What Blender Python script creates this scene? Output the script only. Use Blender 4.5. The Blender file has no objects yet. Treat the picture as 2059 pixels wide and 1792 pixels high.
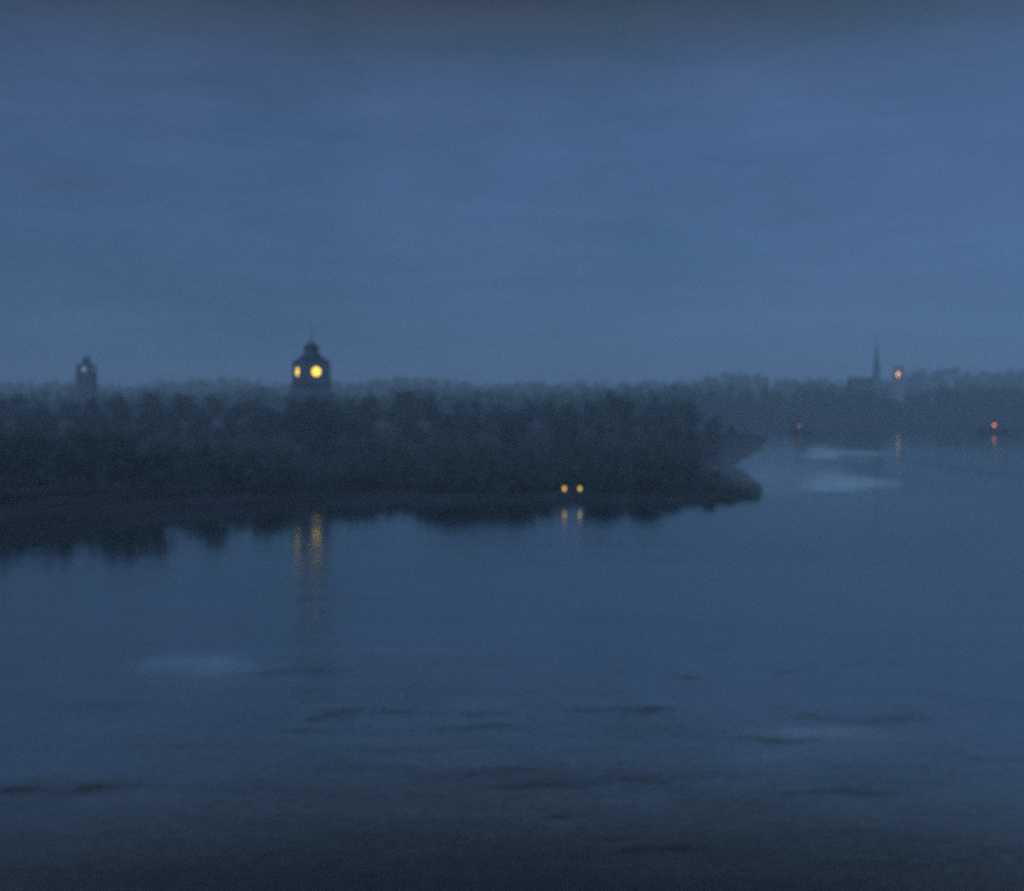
import bpy, bmesh, math, random
from mathutils import Vector, noise as mnoise
R = random.Random(7)
scene = bpy.context.scene
COL = scene.collection
rad = math.radians

# ------------------------------------------------------------------ camera
CAM_H = 16.0
F = 2209.0                                   # focal length in pixels of a 2059-wide picture
HZ = 800.0                                   # horizon row in that picture
cd = bpy.data.cameras.new("camera")
cam = bpy.data.objects.new("camera", cd)
COL.objects.link(cam)
scene.camera = cam
cam.location = (0, 0, CAM_H)
cam.rotation_euler = (rad(90), 0, 0)
cd.sensor_width = 36.0
cd.lens = 36.0 * F / 2059.0
cd.shift_y = -(896.0 - HZ) / 2059.0
cd.clip_start = 0.5
cd.clip_end = 6000
cd.dof.use_dof = True                        # soft, misty picture
cd.dof.focus_distance = 10.0
cd.dof.aperture_fstop = .7

# ------------------------------------------------------------------ world: blue hour sky
SUN_EL, SUN_AZ = rad(38), rad(200)           # dim glow of the last light, from behind the viewer
world = bpy.data.worlds.new("World")
scene.world = world
world.use_nodes = True
nt = world.node_tree
N, L = nt.nodes, nt.links
bg = N['Background']


def node(nt, typ, **kw):
    n = nt.nodes.new(typ)
    for k, v in kw.items():
        setattr(n, k, v)
    return n


def math_node(nt, op, a, b=None, clamp=False):
    m = node(nt, 'ShaderNodeMath', operation=op)
    m.use_clamp = clamp
    for i, v in enumerate((a, b)):
        if v is None:
            continue
        if isinstance(v, (int, float)):
            m.inputs[i].default_value = v
        else:
            nt.links.new(v, m.inputs[i])
    return m.outputs[0]


def ramp(nt, fac, stops, interp='EASE'):
    r = node(nt, 'ShaderNodeValToRGB')
    cr = r.color_ramp
    cr.interpolation = interp
    while len(cr.elements) > 1:
        cr.elements.remove(cr.elements[-1])
    cr.elements[0].position = stops[0][0]
    cr.elements[0].color = (*stops[0][1], 1)
    for p, c in stops[1:]:
        e = cr.elements.new(p)
        e.color = (*c, 1)
    if fac is not None:
        nt.links.new(fac, r.inputs[0])
    return r.outputs[0]


def mixc(nt, typ, fac, a, b):
    m = node(nt, 'ShaderNodeMix', data_type='RGBA', blend_type=typ)
    if isinstance(fac, (int, float)):
        m.inputs[0].default_value = fac
    else:
        nt.links.new(fac, m.inputs[0])
    for i, v in ((6, a), (7, b)):
        if isinstance(v, tuple):
            m.inputs[i].default_value = (*v, 1)
        else:
            nt.links.new(v, m.inputs[i])
    return m.outputs[2]


sky = node(nt, 'ShaderNodeTexSky', sky_type='NISHITA', sun_disc=False)
sky.sun_elevation = SUN_EL
sky.sun_rotation = SUN_AZ
tc = node(nt, 'ShaderNodeTexCoord')
sep = node(nt, 'ShaderNodeSeparateXYZ')
L.new(tc.outputs['Generated'], sep.inputs[0])
# twilight tint by elevation (sine of it): a blue belt low down, a dull top above 18 degrees, blackened out of view to darken near water
tint = ramp(nt, sep.outputs[2], [
    (0.0, (.058, .122, .240)), (.05, (.058, .122, .243)), (.14, (.059, .120, .250)), (.22, (.060, .114, .246)),
    (.28, (.055, .100, .210)), (.318, (.044, .071, .126)), (.345, (.036, .049, .074)), (.37, (.017, .020, .026)),
    (.41, (.006, .006, .007)), (.55, (.007, .008, .010)), (1.0, (.008, .009, .011))], 'LINEAR')
# long thin strata and broad soft cloud, drawn in the sky's own directions
mp = node(nt, 'ShaderNodeMapping')
mp.inputs['Scale'].default_value = (3.0, 3.0, 26.0)
L.new(tc.outputs['Generated'], mp.inputs[0])
n1 = node(nt, 'ShaderNodeTexNoise')
n1.inputs['Scale'].default_value = 1.3
n1.inputs['Detail'].default_value = 7
n1.inputs['Roughness'].default_value = .62
n1.inputs['Distortion'].default_value = .6
L.new(mp.outputs[0], n1.inputs['Vector'])
mp2 = node(nt, 'ShaderNodeMapping')
mp2.inputs['Scale'].default_value = (3.2, 3.2, 5.0)
mp2.inputs['Location'].default_value = (2.3, .4, 1.1)
L.new(tc.outputs['Generated'], mp2.inputs[0])
n2 = node(nt, 'ShaderNodeTexNoise')
n2.inputs['Scale'].default_value = 1.6
n2.inputs['Detail'].default_value = 4
L.new(mp2.outputs[0], n2.inputs['Vector'])
mp3 = node(nt, 'ShaderNodeMapping')
mp3.inputs['Scale'].default_value = (40, 40, 420)
L.new(tc.outputs['Generated'], mp3.inputs[0])
n3 = node(nt, 'ShaderNodeTexNoise')
n3.inputs['Scale'].default_value = 1.0
n3.inputs['Detail'].default_value = 3
L.new(mp3.outputs[0], n3.inputs['Vector'])
c1 = math_node(nt, 'MULTIPLY', math_node(nt, 'SUBTRACT', n1.outputs[0], .5), .36)
c2 = math_node(nt, 'MULTIPLY', math_node(nt, 'SUBTRACT', n2.outputs[0], .5), .46)
c3 = math_node(nt, 'MULTIPLY', math_node(nt, 'SUBTRACT', n3.outputs[0], .5), .24)
az = math_node(nt, 'MULTIPLY', sep.outputs[0], .38)         # the sky is lighter to the right
cl = math_node(nt, 'ADD', math_node(nt, 'ADD', math_node(nt, 'ADD', c1, c2), c3), math_node(nt, 'ADD', az, 1.0))
cl = math_node(nt, 'MAXIMUM', cl, .25)
# unseen sky behind the viewer, brightened to lift the haze
back = math_node(nt, 'MAXIMUM', math_node(nt, 'MULTIPLY', sep.outputs[1], -1.0), 0.0)
glow = math_node(nt, 'ADD', math_node(nt, 'MULTIPLY', back, .9), 1.0)
tot = math_node(nt, 'MULTIPLY', cl, glow)
vm = node(nt, 'ShaderNodeVectorMath', operation='SCALE')
L.new(tint, vm.inputs[0])
L.new(tot, vm.inputs['Scale'])
# greener and purpler drifts
hue = ramp(nt, n2.outputs[0], [(.3, (.93, 1.02, 1.0)), (.5, (1, 1, 1)), (.7, (1.02, .995, 1.0))])
col = mixc(nt, 'MULTIPLY', 1.0, vm.outputs[0], hue)
nis = node(nt, 'ShaderNodeVectorMath', operation='SCALE')
L.new(sky.outputs[0], nis.inputs[0])
nis.inputs['Scale'].default_value = .0006
fin = mixc(nt, 'ADD', 1.0, col, nis.outputs[0])
# Background runs at a low strength; the tint is given at full value
up = node(nt, 'ShaderNodeVectorMath', operation='SCALE')
L.new(fin, up.inputs[0])
up.inputs['Scale'].default_value = 10.0
L.new(up.outputs[0], bg.inputs[0])
bg.inputs[1].default_value = .1

sl = bpy.data.lights.new("sun", 'SUN')
sl.energy = 1.85
sl.angle = rad(20)
sl.color = (.36, .61, 1.0)
sun = bpy.data.objects.new("sun", sl)
COL.objects.link(sun)
sd = Vector((math.sin(SUN_AZ) * math.cos(SUN_EL), math.cos(SUN_AZ) * math.cos(SUN_EL), math.sin(SUN_EL)))
sun.rotation_euler = sd.to_track_quat('Z', 'Y').to_euler()

scene.render.engine = 'CYCLES'
scene.view_settings.view_transform = 'Standard'
scene.view_settings.look = 'None'
scene.view_settings.exposure = 0
scene.view_settings.gamma = 1
scene.cycles.use_denoising = False
scene.cycles.volume_bounces = 3
scene.cycles.max_bounces = 8
scene.cycles.transparent_max_bounces = 12
scene.cycles.sample_clamp_indirect = 4


# ------------------------------------------------------------------ helpers
def px(x, D):
    return (x - 1029.5) * D / F


def pz(y, D):
    return CAM_H - (y - HZ) * D / F


def tag(o, label=None, cat=None, group=None, kind=None):
    for k, v in (('label', label), ('category', cat), ('group', group), ('kind', kind)):
        if v:
            o[k] = v
    return o


def thing(name, label, cat, loc=(0, 0, 0), rz=0, group=None):
    o = bpy.data.objects.new(name, None)
    o.empty_display_size = .5
    COL.objects.link(o)
    o.location = loc
    o.rotation_euler = (0, 0, rz)
    return tag(o, label, cat, group)


def link_mesh(name, me, mat, parent=None):
    o = bpy.data.objects.new(name, me)
    if mat is not None and not me.materials:
        me.materials.append(mat)
    COL.objects.link(o)
    o.parent = parent
    return o


def obj(name, bm, mat, parent=None, smooth=False):
    me = bpy.data.meshes.new(name)
    bm.normal_update()
    bm.to_mesh(me)
    bm.free()
    if smooth:
        for p in me.polygons:
            p.use_smooth = True
    return link_mesh(name, me, mat, parent)


def add_box(bm, cx, cy, cz, sx, sy, sz, taper=1.0):
    vs = []
    for z, t in ((-.5, 1), (.5, taper)):
        for x, y in ((-.5, -.5), (.5, -.5), (.5, .5), (-.5, .5)):
            vs.append(bm.verts.new((cx + x * sx * t, cy + y * sy * t, cz + z * sz)))
    a = vs
    for f in ((0, 3, 2, 1), (4, 5, 6, 7), (0, 1, 5, 4), (1, 2, 6, 5), (2, 3, 7, 6), (3, 0, 4, 7)):
        bm.faces.new([a[i] for i in f])


def add_lathe(bm, prof, n=16, cx=0, cy=0, rot=0.0, closed=False):
    rings = []
    for r, z in prof:
        ring = []
        for i in range(n):
            a = rot + 2 * math.pi * i / n
            ring.append(bm.verts.new((cx + r * math.cos(a), cy + r * math.sin(a), z)))
        rings.append(ring)
    for a, b in zip(rings, rings[1:]):
        for i in range(n):
            bm.faces.new((a[i], a[(i + 1) % n], b[(i + 1) % n], b[i]))
    if closed:
        a, b = rings[-1], rings[0]
        for i in range(n):
            bm.faces.new((a[i], a[(i + 1) % n], b[(i + 1) % n], b[i]))
        return
    bm.faces.new(list(reversed(rings[0])))
    bm.faces.new(rings[-1])


def add_tube(bm, p0, p1, r0, r1, n=6):
    p0, p1 = Vector(p0), Vector(p1)
    d = (p1 - p0).normalized()
    q = d.to_track_quat('Z', 'Y')
    ra, rb = [], []
    for i in range(n):
        a = 2 * math.pi * i / n
        v = q @ Vector((math.cos(a), math.sin(a), 0))
        ra.append(bm.verts.new(p0 + v * r0))
        rb.append(bm.verts.new(p1 + v * r1))
    for i in range(n):
        bm.faces.new((ra[i], ra[(i + 1) % n], rb[(i + 1) % n], rb[i]))
    bm.faces.new(list(reversed(ra)))
    bm.faces.new(rb)


def mat(name, base, rough=.9, var=.25, scale=1.0, spec=.2):
    m = bpy.data.materials.new(name)
    m.use_nodes = True
    t = m.node_tree
    b = t.nodes['Principled BSDF']
    b.inputs['Roughness'].default_value = rough
    b.inputs['Specular IOR Level'].default_value = spec
    co = node(t, 'ShaderNodeTexCoord')
    n = node(t, 'ShaderNodeTexNoise')
    n.inputs['Scale'].default_value = scale
    n.inputs['Detail'].default_value = 4
    t.links.new(co.outputs['Object'], n.inputs['Vector'])
    lo = tuple(c * (1 - var) for c in base)
    hi = tuple(c * (1 + var) for c in base)
    t.links.new(ramp(t, n.outputs[0], [(.3, lo), (.7, hi)]), b.inputs['Base Color'])
    return m


def emit(name, c0, c1, strength, scale=1.5, coord='Object'):
    """a lamp glass or lit dial: uneven flame colour"""
    m = bpy.data.materials.new(name)
    m.use_nodes = True
    t = m.node_tree
    b = t.nodes['Principled BSDF']
    b.inputs['Base Color'].default_value = (.3, .28, .2, 1)
    co = node(t, 'ShaderNodeTexCoord')
    n = node(t, 'ShaderNodeTexNoise')
    n.inputs['Scale'].default_value = scale
    n.inputs['Detail'].default_value = 3
    t.links.new(co.outputs[coord], n.inputs['Vector'])
    t.links.new(ramp(t, n.outputs[0], [(.35, c0), (.65, c1)]), b.inputs['Emission Color'])
    b.inputs['Emission Strength'].default_value = strength
    return m


M_LEAF = mat('dark_foliage', (.034, .052, .036), 1.0, .45, .6, .05)
M_BARK = mat('bark', (.035, .030, .027), 1.0, .3, 3, .05)
M_SOIL = mat('bank_soil', (.030, .028, .031), 1.0, .4, .08, .05)
M_STONE = mat('sooty_stone', (.12, .13, .14), .95, .3, .5, .1)
M_DARK = mat('black_sooty_stone', (.035, .038, .042), .95, .3, .5, .1)
M_LEAD = mat('lead_roof', (.040, .048, .058), .8, .25, .6, .15)
M_WOOD = mat('tarred_wood', (.022, .018, .018), .9, .3, 1.5, .1)
M_SAIL = mat('furled_brown_sail', (.060, .026, .022), .95, .3, .8, .05)
M_IRON = mat('dark_iron', (.03, .032, .035), .8, .2, 3, .2)

# ------------------------------------------------------------------ water


def swell(x, y, D, w, h, amp, jag=0.0, kind=1):
    return dict(x=px(x, D), y=D, w=w * D / F / 2, h=h, amp=amp, jag=jag)


def row_d(y):
    return CAM_H * F / (y - HZ)


SW = []


def streak(x, y, wpx, hpx, slope, ph=0):
    """a low wave crest seen at picture column x, row y: length and depth in metres follow from its distance"""
    D = row_d(y)
    depth = max(hpx * D * D / (CAM_H * F), .35)
    SW.append((px(x, D), D, wpx * D / F / 2, depth / 2, slope * .5 * depth / 2, ph or R.uniform(0, 9)))


# dark ripples on the near water (faces leaning to the viewer), pale backs of swell where slope < 0
for a in ((655, 1437, 100, 20, .085), (740, 1424, 150, 14, .09), (960, 1433, 90, 9, .09), (605, 1467, 60, 8, .11),
          (1310, 1420, 130, 16, .10), (1170, 1424, 150, 8, .06), (1392, 1360, 95, 12, .11), (1580, 1348, 55, 10, .12),
          (1840, 1422, 60, 11, .08), (1750, 1437, 340, 22, .06), (1990, 1408, 150, 8, .06),
          (2010, 966, 140, 18, .07), (2030, 1095, 80, 10, .07), (1960, 1520, 60, 10, .06), (2040, 1522, 60, 8, .06),
          (1620, 1490, 420, 20, -.06), (960, 1460, 330, 26, .05), (950, 1535, 620, 34, .03), (140, 1565, 360, 26, .03), (900, 1500, 500, 14, .03), (300, 1500, 300, 10, .025),
          (200, 1412, 200, 12, .05), (1180, 1585, 360, 26, -.04), (560, 1345, 120, 14, .06),
          (640, 1345, 130, 9, .07), (400, 1352, 110, 5, -.08), (1040, 1604, 26, 7, -.16), (1125, 1643, 24, 7, -.16),
          (1235, 1690, 30, 7, -.14), (1700, 1600, 250, 14, -.05), (70, 1580, 260, 22, .07),
          (1320, 1715, 200, 16, -.05)):
    streak(*a)
CALM = []
for x, y, wpx, hpx, k in ((1680, 972, 120, 44, 1.0), (1655, 916, 60, 20, .9), (1730, 915, 150, 14, .5),
                          (400, 1328, 260, 44, .85), (1650, 1470, 500, 50, .5), (1500, 1180, 700, 120, .25), (633, 1193, 80, 310, -.8)):
    D = row_d(y)
    CALM.append((px(x, D), D, wpx * D / F / 2, max(hpx * D * D / (CAM_H * F), 1) / 2, k))


def water_h(x, y):
    z = 0.0
    for sx, sy, w, h, amp, ph in SW:
        dx = (x - sx) / w
        if abs(dx) > 1.7:
            continue
        wob = .45 * h * math.sin(x * 2.4 / w + ph) + .25 * h * math.sin(x * 6.1 / w + 2 * ph)
        dy = (y - sy + wob) / h
        if (dy > 0) == (amp > 0):
            dy /= 4.5
        if abs(dy) > 3.2:
            continue
        th = 1 + .35 * math.sin(x * 4.3 / w + ph * 1.7)
        z += amp * th * math.exp(-dx ** 4 * 1.2) * math.exp(-dy * dy)
    return z


def calm_at(x, y):
    c = 0.0
    for sx, sy, w, h, k in CALM:
        dx, dy = (x - (sx if k > 0 else sx * y / sy)) / w, (y - sy) / h
        if abs(dx) > 2 or abs(dy) > 2:
            continue
        n = mnoise.noise(Vector((x * 2.2 / w, y * 1.6 / h, k * 9))) * .45
        q = (dx * dx) ** 1.5 + (dy * dy) ** 1.5 + n
        v = k * max(0.0, min(1.0, (1.15 - q) * (2.0 if k > 0 else .7)))
        c = max(c, v) if k > 0 else min(c, v)
    return c


def sp(x, y):
    D = row_d(y)
    return (px(x, D), D)


shore = [(-190, 118), sp(-60, 1105), sp(120, 1085), sp(300, 1058), sp(480, 1040), sp(620, 1024), sp(800, 1018), sp(1000, 1012),
         sp(1150, 1010), sp(1320, 1013), sp(1440, 1012), sp(1515, 1005), sp(1528, 990), (44.5, 200), (47, 222), (52, 262), (76, 335),
         (104, 445), (50, 545), (-420, 560), (-420, 300)]


def lee(x, y):
    """sheltered water: smooth along the near bank and over the far reach"""
    c = max(.9 * max(0.0, min(1.0, (y - 230) / 130)), .8 * max(0.0, min(1.0, (60 - y) / 18)))
    if 60 < y < 260 and x < 110:
        d = 1e9
        for (ax, ay), (bx, by) in zip(shore[:16], shore[1:17]):
            dx, dy = bx - ax, by - ay
            tt = max(0, min(1, ((x - ax) * dx + (y - ay) * dy) / (dx * dx + dy * dy)))
            d = min(d, math.hypot(x - ax - tt * dx, y - ay - tt * dy))
        c = max(c, .74 * max(0.0, min(1.0, (48 - d) / 30)))
    return c


ys = [-38.0, -20, 0, 10, 20, 26]
while ys[-1] < 46:
    ys.append(ys[-1] + .16)
while ys[-1] < 90:
    ys.append(ys[-1] + .28)
while ys[-1] < 320:
    ys.append(ys[-1] + ys[-1] * ys[-1] / 26000 + .3)
while ys[-1] < 1800:
    ys.append(ys[-1] + 24)
xs = [0.0]
while xs[-1] < 52:
    xs.append(xs[-1] + .36)
while xs[-1] < 150:
    xs.append(xs[-1] + 3)
while xs[-1] < 1090:
    xs.append(xs[-1] + 40)
xs = [-v for v in reversed(xs[1:])] + xs
verts = []
calm = []
for y in ys:
    for x in xs:
        verts.append((x, y, water_h(x, y)))
        ca_ = calm_at(x, y)
        le_ = lee(x, y)
        calm.append(ca_ + le_ if ca_ < 0 else max(ca_, le_))
nx = len(xs)
faces = [(j * nx + i, j * nx + i + 1, (j + 1) * nx + i + 1, (j + 1) * nx + i)
         for j in range(len(ys) - 1) for i in range(nx - 1)]
me = bpy.data.meshes.new('water')
me.from_pydata(verts, [], faces)
at = me.attributes.new('calm', 'FLOAT', 'POINT')
at.data.foreach_set('value', calm)
for p in me.polygons:
    p.use_smooth = True

wm = bpy.data.materials.new('river_water')
wm.use_nodes = True
t = wm.node_tree
b = t.nodes['Principled BSDF']
b.inputs['Base Color'].default_value = (.001, .002, .005, 1)
b.inputs['Roughness'].default_value = .05
b.inputs['IOR'].default_value = 7.0
b.inputs['Specular Tint'].default_value = (.88, .99, 1.0, 1)
geo = node(t, 'ShaderNodeNewGeometry')


def wnoise(sc3, detail, off):
    m = node(t, 'ShaderNodeMapping')
    m.inputs['Scale'].default_value = sc3
    m.inputs['Location'].default_value = off
    t.links.new(geo.outputs['Position'], m.inputs[0])
    n = node(t, 'ShaderNodeTexNoise')
    n.inputs['Scale'].default_value = 1
    n.inputs['Detail'].default_value = detail
    n.inputs['Roughness'].default_value = .6
    t.links.new(m.outputs[0], n.inputs['Vector'])
    s = node(t, 'ShaderNodeVectorMath', operation='SUBTRACT')
    t.links.new(n.outputs['Color'], s.inputs[0])
    s.inputs[1].default_value = (.5, .5, .5)
    return s.outputs[0], n.outputs[0]


w1, _ = wnoise((2.6, 8.5, 1), 3, (0, 0, 0))           # ripples, crests across the view
w2, f2 = wnoise((.05, .22, 1), 4, (31, 7, 0))        # wind lanes
w3, _ = wnoise((.16, .75, 1), 3, (3, 17, 0))         # low swell
lane = math_node(t, 'ADD', math_node(t, 'MULTIPLY', math_node(t, 'SUBTRACT', f2, .5), 1.6), 1.0)
ca = node(t, 'ShaderNodeAttribute', attribute_name='calm')
act = math_node(t, 'MULTIPLY', lane, math_node(t, 'SUBTRACT', 1.0, math_node(t, 'MULTIPLY', ca.outputs['Fac'], .85)))
act = math_node(t, 'MAXIMUM', act, .06)
t.links.new(math_node(t, 'ADD', math_node(t, 'MULTIPLY', act, .10), .065, True), b.inputs['Roughness'])


def scaled(v, sx, sy):
    m = node(t, 'ShaderNodeVectorMath', operation='MULTIPLY')
    t.links.new(v, m.inputs[0])
    m.inputs[1].default_value = (sx, sy, 0)
    return m.outputs[0]


def vadd(a, b2):
    m = node(t, 'ShaderNodeVectorMath', operation='ADD')
    t.links.new(a, m.inputs[0])
    t.links.new(b2, m.inputs[1])
    return m.outputs[0]


sl1 = vadd(scaled(w1, .045, .17), scaled(w3, .02, .07))
sc1 = node(t, 'ShaderNodeVectorMath', operation='SCALE')
t.links.new(sl1, sc1.inputs[0])
t.links.new(act, sc1.inputs['Scale'])
nn = node(t, 'ShaderNodeVectorMath', operation='NORMALIZE')
t.links.new(vadd(geo.outputs['Normal'], sc1.outputs[0]), nn.inputs[0])
t.links.new(nn.outputs[0], b.inputs['Normal'])
tag(link_mesh('water', me, wm), kind='structure')

# ------------------------------------------------------------------ land


def land(name, poly, top, mat_, step, seed):
    """a low bank: polygon of shore points filled with a grid that rises from the water's edge"""
    def inside(x, y):
        c = False
        j = len(poly) - 1
        for i in range(len(poly)):
            xi, yi = poly[i]
            xj, yj = poly[j]
            if (yi > y) != (yj > y) and x < (xj - xi) * (y - yi) / (yj - yi) + xi:
                c = not c
            j = i
        return c

    def dist(x, y):
        best = 1e9
        for i in range(len(poly)):
            ax, ay = poly[i]
            bx, by = poly[(i + 1) % len(poly)]
            dx, dy = bx - ax, by - ay
            tt = max(0, min(1, ((x - ax) * dx + (y - ay) * dy) / (dx * dx + dy * dy)))
            best = min(best, math.hypot(x - ax - tt * dx, y - ay - tt * dy))
        return best
    x0, x1 = min(p[0] for p in poly) - step, max(p[0] for p in poly) + step
    y0, y1 = min(p[1] for p in poly) - step, max(p[1] for p in poly) + step
    vs, fs = [], []
    ncol = int((x1 - x0) / step) + 1
    nrow = int((y1 - y0) / step) + 1
    for j in range(nrow):
        for i in range(ncol):
            x, y = x0 + i * step, y0 + j * step
            d = dist(x, y)
            if not inside(x, y):
                d = -d
            n = mnoise.noise(Vector((x * .05, y * .05, seed)))
            vs.append((x, y, max(-.8, min(top(x, y), .05 + d * .22 + n * .35))))
    for j in range(nrow - 1):
        for i in range(ncol - 1):
            q = (j * ncol + i, j * ncol + i + 1, (j + 1) * ncol + i + 1, (j + 1) * ncol + i)
            if max(vs[k][2] for k in q) > -.79:
                fs.append(q)
    m = bpy.data.meshes.new(name)
    m.from_pydata(vs, [], fs)
    m.update()
    for p in m.polygons:
        p.use_smooth = True
    return tag(link_mesh(name, m, mat_), kind='structure')


land('near_bank', shore, lambda x, y: 1.0 + .004 * max(0, y - 200), M_SOIL, 4.0, 3.0)
far_poly = [(-900, 640), (0, 690), (170, 735), (300, 735), (420, 690), (1000, 660), (1000, 1700), (-1000, 1700)]
land('far_bank', far_poly, lambda x, y: 2.0 + max(0, min(9.0, (y - 800) * .03)), M_SOIL, 22.0, 9.0)

# ------------------------------------------------------------------ trees


def leaf(bm, c, s, rr):
    n = Vector((rr.uniform(-1, 1), rr.uniform(-1, 1), rr.uniform(-.6, 1))).normalized()
    q = n.to_track_quat('Z', 'Y')
    a = rr.uniform(0, 6.28)
    vs = []
    for k in range(4):
        ang = a + k * 1.5708
        r = s * (1 if k % 2 else .55)
        vs.append(bm.verts.new(Vector(c) + q @ Vector((r * math.cos(ang), r * math.sin(ang), 0))))
    bm.faces.new(vs)


def clumps(bm, lobes, n, s, rr):
    tot = sum(l[3] * l[3] for l in lobes)
    for cx, cy, cz, r, sz in lobes:
        k = int(n * r * r / tot)
        for _ in range(k):
            v = Vector((rr.gauss(0, 1), rr.gauss(0, 1), rr.gauss(0, 1))).normalized() * r * (min(1.9, abs(rr.gauss(0, .66))) + .12)
            leaf(bm, (cx + v.x, cy + v.y, cz + v.z * sz), s * rr.uniform(.6, 1.3), rr)


def tree_proto(seed, h, w, nleaf, leaf_s, trunk_frac=.3, lean=0.0):
    rr = random.Random(seed)
    bt = bmesh.new()
    th = h * trunk_frac
    top = Vector((rr.uniform(-.4, .4), rr.uniform(-.4, .4), h * .72))
    mid = Vector((rr.uniform(-.2, .2), rr.uniform(-.2, .2), th))
    add_tube(bt, (0, 0, -.6), mid, h * .024, h * .018, 7)
    add_tube(bt, mid, top, h * .018, h * .006, 6)
    lobes = []
    for i in range(rr.randint(7, 10)):
        a = rr.uniform(0, 6.28)
        hz = th + (h * .92 - th) * rr.uniform(.1, .9)
        k = 1 - abs((hz - h * .55) / (h * .55)) ** 2 * .6
        d = w * .5 * k * rr.uniform(.3, .75)
        c = Vector((d * math.cos(a), d * math.sin(a), hz))
        base = mid.lerp(top, max(0, min(1, (hz - th) / (h * .72 - th) - .25)))
        add_tube(bt, base, c, h * .009, h * .003, 5)
        lobes.append((c.x, c.y, c.z, w * .24 * rr.uniform(.7, 1.2), .8))
    lobes.append((top.x, top.y, h * .86, w * .2, .8))
    bc = bmesh.new()
    clumps(bc, lobes, nleaf, leaf_s, rr)
    mt = bpy.data.meshes.new('trunk')
    bt.to_mesh(mt)
    bt.free()
    mt.materials.append(M_BARK)
    mc = bpy.data.meshes.new('crown')
    bc.to_mesh(mc)
    bc.free()
    mc.materials.append(M_LEAF)
    return mt, mc


def bush_proto(seed, h, w, nleaf, leaf_s):
    rr = random.Random(seed)
    bt = bmesh.new()
    lobes = []
    for i in range(7):
        a = rr.uniform(0, 6.28)
        d = w * .34 * rr.random()
        c = Vector((d * math.cos(a), d * math.sin(a), h * rr.uniform(.3, .72)))
        add_tube(bt, (c.x * .15, c.y * .15, -.3), c, .09, .03, 5)
        lobes.append((c.x, c.y, c.z, w * .24 * rr.uniform(.7, 1.2), .75))
    bc = bmesh.new()
    clumps(bc, lobes, nleaf, leaf_s, rr)
    mt = bpy.data.meshes.new('stem')
    bt.to_mesh(mt)
    bt.free()
    mt.materials.append(M_BARK)
    mc = bpy.data.meshes.new('foliage')
    bc.to_mesh(mc)
    bc.free()
    mc.materials.append(M_LEAF)
    return mt, mc


TREES = [tree_proto(11, 16, 11, 1500, .50), tree_proto(12, 16, 9, 1300, .5, .25), tree_proto(13, 16, 13, 1700, .55, .22),
         tree_proto(14, 16, 8, 1200, .48, .2), tree_proto(15, 16, 12, 1500, .5, .28)]
BUSHES = [bush_proto(21, 4, 6, 800, .26), bush_proto(22, 4, 8, 1000, .28), bush_proto(23, 4, 5, 700, .25)]


def place(kind, protos, parts, x, y, z, s, sz, label, cat, group):
    o = thing(kind, label, cat, (x, y, z), R.uniform(0, 6.28), group)
    o.scale = (s, s, sz)
    mt, mc = R.choice(protos)
    link_mesh(parts[0], mt, None, o)
    link_mesh(parts[1], mc, None, o)
    return o


# dark trees behind and beside the big clock tower
for D0, base, xmax, dx in ((440, 794, 1490, 44), (372, 808, 1500, 46), (312, 838, 1490, 50)):
    xpix = -150 + R.uniform(0, 20)
    while xpix < xmax:
        x = xpix + R.uniform(-16, 16)
        D = D0 + R.uniform(-16, 16)
        topy = base + 8 * math.sin(x * .013 + D0) + R.uniform(-9, 11)
        if x > 1300:
            topy += (x - 1300) * .14 + max(0, x - 1400) ** 1.5 * .035
        h = pz(topy, D) - 1.3
        place('tree', TREES, ('trunk', 'crown'), px(x, D), D, 1.2, h / 16 * R.uniform(.95, 1.25), h / 16,
              'dark tree in the misty rows on the bank around the big clock tower', 'tree',
              'trees around the big clock tower')
        xpix += dx
for x, D, ty in ((592, 286, 797), (624, 285, 789), (656, 286, 794), (608, 279, 806), (642, 278, 804)):
    h = pz(ty, D) - 1.3
    place('tree', TREES, ('trunk', 'crown'), px(x, D), D, 1.2, h / 16 * .95, h / 16,
          'dark tree pressed against the foot of the big clock tower', 'tree', 'trees at the foot of the big clock tower')
# nearer, lower, blacker trees along the left end of the bank
xpix = -120
while xpix < 560:
    for D0 in (158, 182):
        x = xpix + R.uniform(-20, 20)
        D = D0 + R.uniform(-8, 8) + max(0, x) * .03
        topy = 866 + max(0, x - 250) * .16 + R.uniform(-8, 10) + (20 if D0 == 158 else 0)
        h = pz(topy, D) - 1.0
        place('tree', TREES, ('trunk', 'crown'), px(x, D), D, .9, h / 16 * R.uniform(1.0, 1.3), h / 16,
              'low black tree crowding the left end of the near bank', 'tree', 'low trees at the left end of the bank')
    xpix += 42
# bushes along the water's edge of the spit
xpix = 470
while xpix < 1490:
    for k in range(2):
        x = xpix + R.uniform(-18, 18)
        D = 176 + 8 * k + R.uniform(-3, 4) + (6 if 1100 < x < 1200 else 0)
        topy = 938 + R.uniform(-14, 16) + max(0, x - 1200) * .09 + 4 * k
        h = max(1.2, pz(topy, D) - .7)
        if 575 < x < 672:
            h *= .6
        if x > 1330:
            h *= max(.25, 1 - (x - 1330) / 200)
        if k == 0 and 1110 < x < 1190:
            h = min(h, 1.6)
        place('bush', BUSHES, ('stem', 'foliage'), px(x, D), D, .6, max(.5, h / 4 * 1.1), h / 4,
              'dark bush in the black hedge along the low spit', 'bush', 'bushes along the spit')
    xpix += 32

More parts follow.
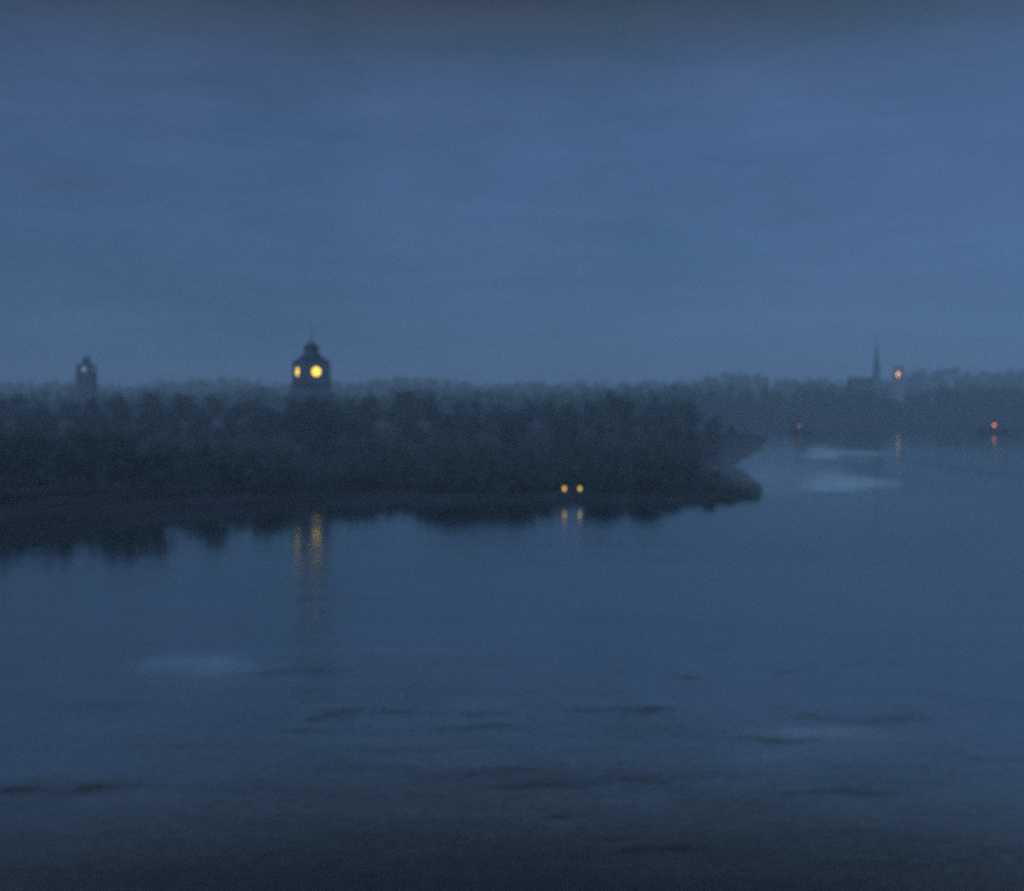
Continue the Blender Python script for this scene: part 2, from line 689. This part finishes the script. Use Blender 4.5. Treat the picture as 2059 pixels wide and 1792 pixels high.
# scrub over the low ground between the hedge and the trees, thin in front of the clock tower
for D0 in (200, 222, 246, 272):
    xpix = 330 + R.uniform(0, 30)
    while xpix < 1522:
        x = xpix + R.uniform(-14, 14)
        D = D0 + R.uniform(-9, 9)
        h = R.uniform(2.4, 4.6)
        if x > 1395 and R.random() < (x - 1395) / 170:
            xpix += 40
            continue
        if 575 < x < 675:
            h = R.uniform(1.0, 1.7)
        if x > 1330:
            h *= max(.25, 1 - (x - 1330) / 230)
        place('bush', BUSHES, ('stem', 'foliage'), px(x, D), D, .8, h / 4 * R.uniform(1.1, 1.5), h / 4,
              'dim scrub bush on the flat between the spit hedge and the trees', 'bush', 'scrub bushes on the flat')
        xpix += 52

# far-off woods that read as one mass


def wood(name, pts, leaf_s, per, label=None):
    rr = random.Random(len(pts))
    bm = bmesh.new()
    for x, y, z0, h, w in pts:
        add_tube(bm, (x, y, z0 - 1.5), (x, y, z0 + h * .6), .45, .15, 5)
        lobes = []
        for i in range(10):
            a = rr.uniform(0, 6.28)
            hh = rr.uniform(.1, .84)
            d = w * (.55 - .35 * hh) * rr.random()
            lobes.append((x + d * math.cos(a), y + d * math.sin(a), z0 + h * hh, w * .27 * rr.uniform(.7, 1.2), .8))
        lobes.append((x, y, z0 + h * .9, w * .16, .8))
        clumps(bm, lobes, per, leaf_s, rr)
    return tag(obj(name, bm, M_LEAF), label, 'woods', kind='stuff')


def skyline(x):
    pts = [(-300, 768), (0, 768), (130, 765), (250, 776), (360, 762), (470, 756), (540, 772), (690, 766), (760, 756), (860, 752),
           (960, 772), (1080, 764), (1200, 768), (1330, 766), (1400, 758), (1480, 742), (1560, 752), (1640, 756),
           (1700, 764), (1790, 764), (1830, 738), (1890, 734), (1960, 742), (2060, 738), (2400, 745)]
    for a, c in zip(pts, pts[1:]):
        if a[0] <= x <= c[0]:
            return a[1] + (c[1] - a[1]) * (x - a[0]) / (c[0] - a[0])
    return 765


pts = []
xp = 1180
while xp < 2330:
    for D0 in (742, 765, 800):
        D = D0 + R.uniform(-8, 8)
        ty = 775 + 5 * math.sin(xp * .021 + 1) + R.uniform(-5, 7) + {742: 16, 765: 8, 800: 0}[D0]
        if abs(xp - 1806) < 30:
            ty += 20
        pts.append((px(xp + R.uniform(-8, 8), D), D, 2, pz(ty, D) - 2, R.uniform(11, 16)))
    xp += 22
wood('far_bank_woods', pts, 1.2, 330, 'grey green mass of woods along the far bank at the right')
pts = []
xp = -240
while xp < 1240:
    for D0 in (720, 780):
        D = D0 + R.uniform(-12, 12)
        ty = 784 + 6 * math.sin(xp * .017 + 2) + R.uniform(-7, 7) + (8 if D0 == 720 else 0)
        pts.append((px(xp + R.uniform(-8, 8), D), D, 2, pz(ty, D) - 2, R.uniform(11, 16)))
    xp += 24
wood('middle_woods', pts, 1.2, 300, 'dim mass of woods between the tower trees and the skyline')
pts = []
xp = -260
while xp < 2320:
    for D0 in (1400, 1460, 1520):
        D = D0 + R.uniform(-20, 20)
        ty = skyline(xp) + R.uniform(-4, 6) + (1520 - D0) * .09
        pts.append((px(xp + R.uniform(-8, 8), D), D, 10, pz(ty, D) - 10, R.uniform(20, 28)))
    xp += 20
wood('distant_woods', pts, 2.4, 200, 'faint blue skyline of woods on the rise behind everything')

# ------------------------------------------------------------------ the two clock towers
E_DIAL = emit('lit_dial', (1.0, .60, .04), (.92, .70, .06), 2.3, .5)
E_DIAL2 = emit('pale_dial', (.30, .38, .52), (.36, .44, .58), .7, .9)


def dial(name, parent, mat_, rz, dist, z, r, hand_mat):
    """round dial on the wall whose outward direction is rz"""
    d = bmesh.new()
    add_lathe(d, [(r, 0), (r, .12), (r * .97, .14)], 32)
    o = obj(name, d, mat_, parent)
    o.rotation_euler = (rad(90), 0, rz)
    n = Vector((math.sin(rz), -math.cos(rz), 0))
    o.location = n * dist + Vector((0, 0, z))
    rim = bmesh.new()
    add_lathe(rim, [(r * 1.0, .0), (r * 1.13, .0), (r * 1.13, .2), (r * 1.0, .2)], 32, closed=True)
    obj('rim', rim, hand_mat, o)
    for ln, wd, ang in ((r * .62, .10, 1.9), (r * .85, .07, 3.6)):
        h = bmesh.new()
        add_box(h, 0, ln / 2 - .15, .17, wd, ln, .04)
        ho = obj('clock_hand', h, hand_mat, o)
        ho.rotation_euler = (0, 0, ang)
    return o


def clock_tower(name, label, x, y, z0, wid, zs, rz, dial_r, dial_mat, dz, base_extra, M_STONE):
    """zs: heights above the base of stage foot, eaves, roof top, drum top, dome top, finial top"""
    tw = thing(name, label, 'clock tower', (x, y, z0), rz)
    z_foot, z_eave, z_roof, z_drum, z_dome, z_tip = zs
    w = bmesh.new()
    add_box(w, 0, 0, z_foot / 2 - .5, wid * base_extra, wid * base_extra, z_foot + 1)
    obj('shaft', w, M_STONE, tw)
    w = bmesh.new()
    add_box(w, 0, 0, z_foot + .25, wid * base_extra + .7, wid * base_extra + .7, .5)
    obj('cornice', w, M_STONE, tw)
    w = bmesh.new()
    add_box(w, 0, 0, z_eave + .2, wid + .5, wid + .5, .4)
    obj('cornice', w, M_STONE, tw)
    w = bmesh.new()
    add_box(w, 0, 0, (z_foot + .5 + z_eave) / 2, wid, wid, z_eave - z_foot - .5)
    for sx in (-1, 1):
        for sy in (-1, 1):
            add_box(w, sx * wid * .47, sy * wid * .47, (z_foot + .5 + z_eave) / 2, wid * .13, wid * .13, z_eave - z_foot - .52)
    obj('clock_stage', w, M_STONE, tw)
    r0, r1 = wid * .5 * 1.414, wid * .27 * 1.414
    w = bmesh.new()
    zr = z_roof - z_eave - .4
    add_lathe(w, [(r0 * (1 - k) + r1 * k - .12 * r0 * math.sin(k * 3.1416), z_eave + .4 + zr * k) for k in (0, .25, .5, .75, 1)], 4, rot=rad(45))
    obj('roof', w, M_LEAD, tw)
    dr = wid * .29
    w = bmesh.new()
    add_lathe(w, [(dr * .9, z_roof - .1), (dr * .9, z_drum), (dr * 1.05, z_drum), (dr * 1.05, z_drum + .25)], 8)
    obj('drum', w, M_STONE, tw)
    w = bmesh.new()
    hd = z_dome - z_drum - .25
    add_lathe(w, [(dr * math.cos(k * 1.45), z_drum + .25 + hd * math.sin(k * 1.45)) for k in (0, .2, .4, .6, .8, 1)], 16)
    obj('dome', w, M_LEAD, tw, True)
    w = bmesh.new()
    add_lathe(w, [(.22, z_dome - .4), (.3, z_dome + .2), (.12, z_dome + .5), (.26, z_dome + .8), (.1, z_dome + 1.1), (.03, z_tip)], 8)
    obj('finial', w, M_LEAD, tw)
    for rzz in (0, -math.pi / 2, math.pi / 2, math.pi):
        dial('clock_face', tw, dial_mat, rzz, wid / 2 + .02, dz, dial_r, M_IRON)
    return tw


DT = 295.0
zb = 1.2
H = lambda y, D, z: pz(y, D) - z
tw = clock_tower('clock_tower', 'dark domed clock tower with two glowing yellow dials rising above the bank', px(626, DT), DT, zb, 7.35,
                 [H(v, DT, zb) for v in (775, 729, 713, 706, 689, 652)], rad(23 + 7), 1.2, E_DIAL, H(748, DT, zb), 1.08, M_STONE)
D2 = 680.0
clock_tower('clock_tower', 'small faint clock tower with pale bluish dials at the far left', px(174, D2), D2, 1.5, 8.8,
            [H(v, D2, 1.5) for v in (770, 736, 730, 726, 717, 708)], rad(22 - 20), 1.25, E_DIAL2, H(743, D2, 1.5), 1.1, M_DARK)

# ------------------------------------------------------------------ church spire far right
DS = 840.0
cs = thing('church', 'thin grey church spire needle on the right skyline', 'church', (px(1763, DS), DS, 6))
w = bmesh.new()
zt = H(742, DS, 6)
add_box(w, 0, 0, zt / 2 - 1, 4.5, 4.5, zt + 2, .94)
add_box(w, 0, 0, zt + .2, 4.8, 4.8, .5)
obj('tower', w, M_STONE, cs)
w = bmesh.new()
add_lathe(w, [(2.1, zt + .45), (1.3, zt + 8.5), (.65, zt + 16), (.12, H(668, DS, 6))], 8)
obj('spire', w, M_LEAD, cs)
for sx in (-1, 1):
    for sy in (-1, 1):
        w = bmesh.new()
        add_lathe(w, [(.5, zt + .45), (.42, zt + 1.6), (.06, zt + 4.6)], 6, sx * 1.85, sy * 1.85)
        obj('pinnacle', w, M_STONE, cs)
w = bmesh.new()
zr = H(772, DS, 6)
add_box(w, -12, 1, zr / 2 - 1, 18, 8, zr + 2)
obj('nave_wall', w, M_STONE, cs)
w = bmesh.new()
vs = [w.verts.new(v) for v in ((-21.4, -3.6, zr), (-2.8, -3.6, zr), (-2.8, 5.6, zr), (-21.4, 5.6, zr), (-21.4, 1, zr + 5), (-2.8, 1, zr + 5))]
for f in ((0, 1, 5, 4), (2, 3, 4, 5), (0, 4, 3), (1, 2, 5), (3, 2, 1, 0)):
    w.faces.new([vs[i] for i in f])
obj('roof', w, M_LEAD, cs)

# ------------------------------------------------------------------ tall house with the one orange window beside the spire
E_WIN = emit('orange_window', (1.0, .34, .04), (1.0, .55, .10), 5.0, 2)
DW = 1330.0
hw = thing('tall_house', 'faint tall house with one orange lit window just right of the spire', 'building', (px(1806, DW), DW, 8))
w = bmesh.new()
zt = H(742, DW, 8)
add_box(w, 2, 4, zt / 2 - 1, 10, 8, zt + 2)
obj('wall', w, M_STONE, hw)
w = bmesh.new()
vs = [w.verts.new(v) for v in ((-3.4, -.4, zt), (7.4, -.4, zt), (7.4, 8.4, zt), (-3.4, 8.4, zt), (-3.4, 4, zt + 3), (7.4, 4, zt + 3))]
for f in ((0, 1, 5, 4), (2, 3, 4, 5), (0, 4, 3), (1, 2, 5), (3, 2, 1, 0)):
    w.faces.new([vs[i] for i in f])
rf = obj('roof', w, M_LEAD, hw)
w = bmesh.new()
add_box(w, 5.5, 4, zt + 3, 1.2, 1.2, 3.2)
obj('chimney', w, M_STONE, rf)
zw = H(753, DW, 8)
w = bmesh.new()
add_box(w, 0, -.06, zw + 1.2, 2.8, .1, 2.6)
add_box(w, 0, -.06, zw - 1.5, 1.4, .1, 2.6)
wn = obj('window', w, E_WIN, hw)
w = bmesh.new()
add_box(w, 0, -.16, zw + 2.65, 3.4, .3, .24)
add_box(w, 0, -.16, zw - 2.95, 2.0, .3, .24)
obj('frame', w, M_STONE, wn)

# ------------------------------------------------------------------ two lamp posts at the water's edge of the spit
E_LAMP = emit('yellow_lamp', (1.0, .42, .04), (1.0, .58, .06), 1.5, 6)
E_LAMP2 = emit('yellow_lamp_small', (.90, .60, .06), (.95, .70, .10), 1.7, 6)
DL = 169.0
for x, lab, em, k in ((1135, 'brighter left lamp post of the yellow pair on the dark spit', E_LAMP, 1.0),
                      (1166, 'smaller right lamp post of the yellow pair on the dark spit', E_LAMP2, .75)):
    zg = .3
    lp = thing('lamp_post', lab, 'lamp post', (px(x, DL), DL, zg), 0, 'yellow lamps on the spit')
    zl = H(983, DL, zg)
    w = bmesh.new()
    add_lathe(w, [(.11, -.6), (.11, .25), (.06, .35), (.05, zl - .35), (.10, zl - .30)], 8)
    obj('post', w, M_IRON, lp)
    w = bmesh.new()
    add_lathe(w, [(.15 * k, zl - .3), (.27 * k, zl + .3)], 6)
    ln = obj('lantern', w, em, lp)
    w = bmesh.new()
    add_lathe(w, [(.33 * k, zl + .31), (.10, zl + .52), (.03, zl + .68)], 6)
    obj('cap', w, M_IRON, ln)

# ------------------------------------------------------------------ moored barges with red lanterns


def barge(label, x, y, ln, mast, light_z, em, sail, lr, rz):
    bg_ = thing('barge', label, 'barge', (x, y, 0), rz)
    w = bmesh.new()
    secs = [(-.5, .25, 1.5), (-.42, .75, 1.25), (-.2, 1.0, 1.0), (.15, 1.0, .95), (.36, .8, 1.15), (.5, .06, 1.7)]
    prev = None
    hb = ln * .12
    for s, k, top in secs:
        ring = [w.verts.new((s * ln, yy * hb * k, zz)) for yy, zz in ((-1, top), (-.8, -.3), (.8, -.3), (1, top))]
        if prev:
            for i in range(3):
                w.faces.new((prev[i], ring[i], ring[i + 1], prev[i + 1]))
            w.faces.new((prev[3], ring[3], ring[0], prev[0]))
        else:
            w.faces.new(ring)
        prev = ring
    w.faces.new(list(reversed(prev)))
    obj('hull', w, M_WOOD, bg_)
    w = bmesh.new()
    add_box(w, -ln * .28, 0, 1.55, ln * .16, hb * 1.1, 1.1, .9)
    obj('cabin', w, M_WOOD, bg_)
    w = bmesh.new()
    add_tube(w, (0, 0, .6), (0, 0, mast), .2, .08, 7)
    mo = obj('mast', w, M_WOOD, bg_)
    if sail:
        w = bmesh.new()
        for i in range(9):
            z = 3.4 + i * (mast - 5) / 8.5
            r = .9 * (1 - i / 14)
            add_lathe(w, [(r * .8, z - .35), (r, z), (r * .8, z + .45)], 8, .35 * r - .8 * (1 - i / 9) * 1.6, 0)
        obj('furled_sail', w, M_SAIL, bg_)
        w = bmesh.new()
        add_tube(w, (.2, 0, 2.6), (-ln * .36, 0, 3.4), .16, .1, 6)
        obj('boom', w, M_WOOD, bg_)
    w = bmesh.new()
    add_lathe(w, [(lr * .6, light_z - lr), (lr, light_z - lr * .3), (lr, light_z + lr * .4), (lr * .5, light_z + lr)], 10, 0, -.75)
    lo = obj('lantern', w, em, bg_)
    w = bmesh.new()
    add_lathe(w, [(lr * 1.1, light_z + lr * 1.0), (.06, light_z + lr * 1.7)], 10, 0, -.75)
    obj('cap', w, M_IRON, lo)
    return bg_


E_RED = emit('red_lantern', (1.0, .17, .03), (1.0, .26, .06), 3.8, 3)
E_RED2 = emit('dim_red_lantern', (1.0, .13, .03), (1.0, .18, .05), .8, 3)
DB = 505.0
barge('dark barge under the bright red lantern at the right edge', px(1997, DB), DB, 15, pz(816, DB), pz(855, DB), E_RED, False, .46, rad(8))
barge('dark barge with brown furled sail and dim red lantern', px(1607, DB), DB, 11, pz(812, DB), pz(856, DB), E_RED2, True, .42, rad(-12))

# ------------------------------------------------------------------ mist over the river
w = bmesh.new()
add_box(w, 0, 890, 33.5, 2400, 1960, 72)
hz = bpy.data.materials.new('haze')
hz.use_nodes = True
t = hz.node_tree
t.nodes.remove(t.nodes['Principled BSDF'])
pv = node(t, 'ShaderNodeVolumePrincipled')
pv.inputs['Color'].default_value = (.90, .95, 1.0, 1)
pv.inputs['Density'].default_value = .00063
pv.inputs['Anisotropy'].default_value = 0
t.links.new(pv.outputs[0], t.nodes['Material Output'].inputs['Volume'])
hb = obj('haze', w, hz)
tag(hb, 'thin blue evening mist filling the air over the river', 'haze', kind='stuff')


# ------------------------------------------------------------------ added mist volumes: patches stand in for bright water, a veil fades the spit
def added_mist_mat(dens):
    m = bpy.data.materials.new('added_mist')
    m.use_nodes = True
    t = m.node_tree
    t.nodes.remove(t.nodes['Principled BSDF'])
    pv = node(t, 'ShaderNodeVolumePrincipled')
    pv.inputs['Color'].default_value = (.92, .96, 1.0, 1)
    tc = node(t, 'ShaderNodeTexCoord')
    mp = node(t, 'ShaderNodeMapping')
    mp.inputs['Location'].default_value = (-1, -1, 0)
    mp.inputs['Scale'].default_value = (2, 2, 1)
    t.links.new(tc.outputs['Generated'], mp.inputs[0])
    ln = node(t, 'ShaderNodeVectorMath', operation='LENGTH')
    t.links.new(mp.outputs[0], ln.inputs[0])
    mo = node(t, 'ShaderNodeMapping')
    mo.inputs['Scale'].default_value = (.35, .5, 2.2)
    t.links.new(tc.outputs['Object'], mo.inputs[0])
    nz = node(t, 'ShaderNodeTexNoise')
    nz.inputs['Scale'].default_value = 1.0
    t.links.new(mo.outputs[0], nz.inputs['Vector'])
    wisp = math_node(t, 'MULTIPLY', math_node(t, 'SUBTRACT', nz.outputs[0], .32), 4.0, True)
    fall = math_node(t, 'MULTIPLY', math_node(t, 'MAXIMUM', math_node(t, 'SUBTRACT', 1.0, ln.outputs['Value']), 0.0), wisp)
    t.links.new(math_node(t, 'MULTIPLY', fall, dens * 2.6), pv.inputs['Density'])
    t.links.new(pv.outputs[0], t.nodes['Material Output'].inputs['Volume'])
    return m


for i, (x, y, wpx, hm, dm, dens) in enumerate(((1678, 990, 150, 4.0, 9, .17), (1740, 982, 160, 2.0, 9, .15), (1652, 924, 84, 3.6, 12, .13),
                                         (1720, 916, 170, 1.3, 14, .10), (400, 1350, 360, .8, 5, .10), (1640, 1492, 460, .5, 2.6, .2), (1525, 985, 230, 10.0, 70, .008))):
    D = row_d(y)
    bm = bmesh.new()
    bmesh.ops.create_icosphere(bm, subdivisions=4, radius=1)
    hw_ = wpx * D / F / 2
    for v in bm.verts:
        k = 1 + .30 * mnoise.noise(v.co * 1.4 + Vector((i * 7, 3, 0))) + .12 * mnoise.noise(v.co * 4 + Vector((i * 3, 0, 9)))
        z = v.co.z * k
        v.co = Vector((v.co.x * k * hw_, v.co.y * k * dm / 2, max(z, 0) * hm + min(z, 0) * hm * .12 + .16 + hm * .12))
    o = obj('mist', bm, added_mist_mat(dens), None, True)
    o.location = (px(x, D), D, 0)
    tag(o, ('pale mist patch lying on the water near the far bank at the right', 'pale mist patch lying on the water near the far bank at the right',
            'pale mist patch lying on the water near the far bank at the right', 'pale mist patch lying on the water near the far bank at the right',
            'added band of mist standing in for pale calm water at the lower left', 'added streak of mist standing in for a pale swell on the near water at the right', 'added veil of mist fading the end of the wooded spit')[i], 'mist', kind='stuff')

# ------------------------------------------------------------------ reeds along the near shore
rr = random.Random(5)
bm = bmesh.new()
for (ax, ay), (bx, by) in zip(shore[:15], shore[1:16]):
    ln = math.hypot(bx - ax, by - ay)
    for _ in range(int(ln * 16)):
        u = rr.random()
        off = abs(rr.gauss(0, 2.2)) - .5
        nxn, nyn = -(by - ay) / ln, (bx - ax) / ln
        x, y = ax + (bx - ax) * u + nxn * off, ay + (by - ay) * u + nyn * off
        h = rr.uniform(.5, 1.5) * (.6 + .6 * (mnoise.noise(Vector((x * .12, y * .12, 2))) + .5))
        a = rr.uniform(0, 6.28)
        lx, ly = rr.uniform(-.3, .3), rr.uniform(-.3, .3)
        w_ = .07
        vs = [bm.verts.new((x - w_ * math.cos(a), y - w_ * math.sin(a), -.3)), bm.verts.new((x + w_ * math.cos(a), y + w_ * math.sin(a), -.3)),
              bm.verts.new((x + lx, y + ly, h))]
        bm.faces.new(vs)
tag(obj('reeds', bm, M_LEAF), 'dark reeds fringing the near bank along the water', 'reeds', kind='stuff')
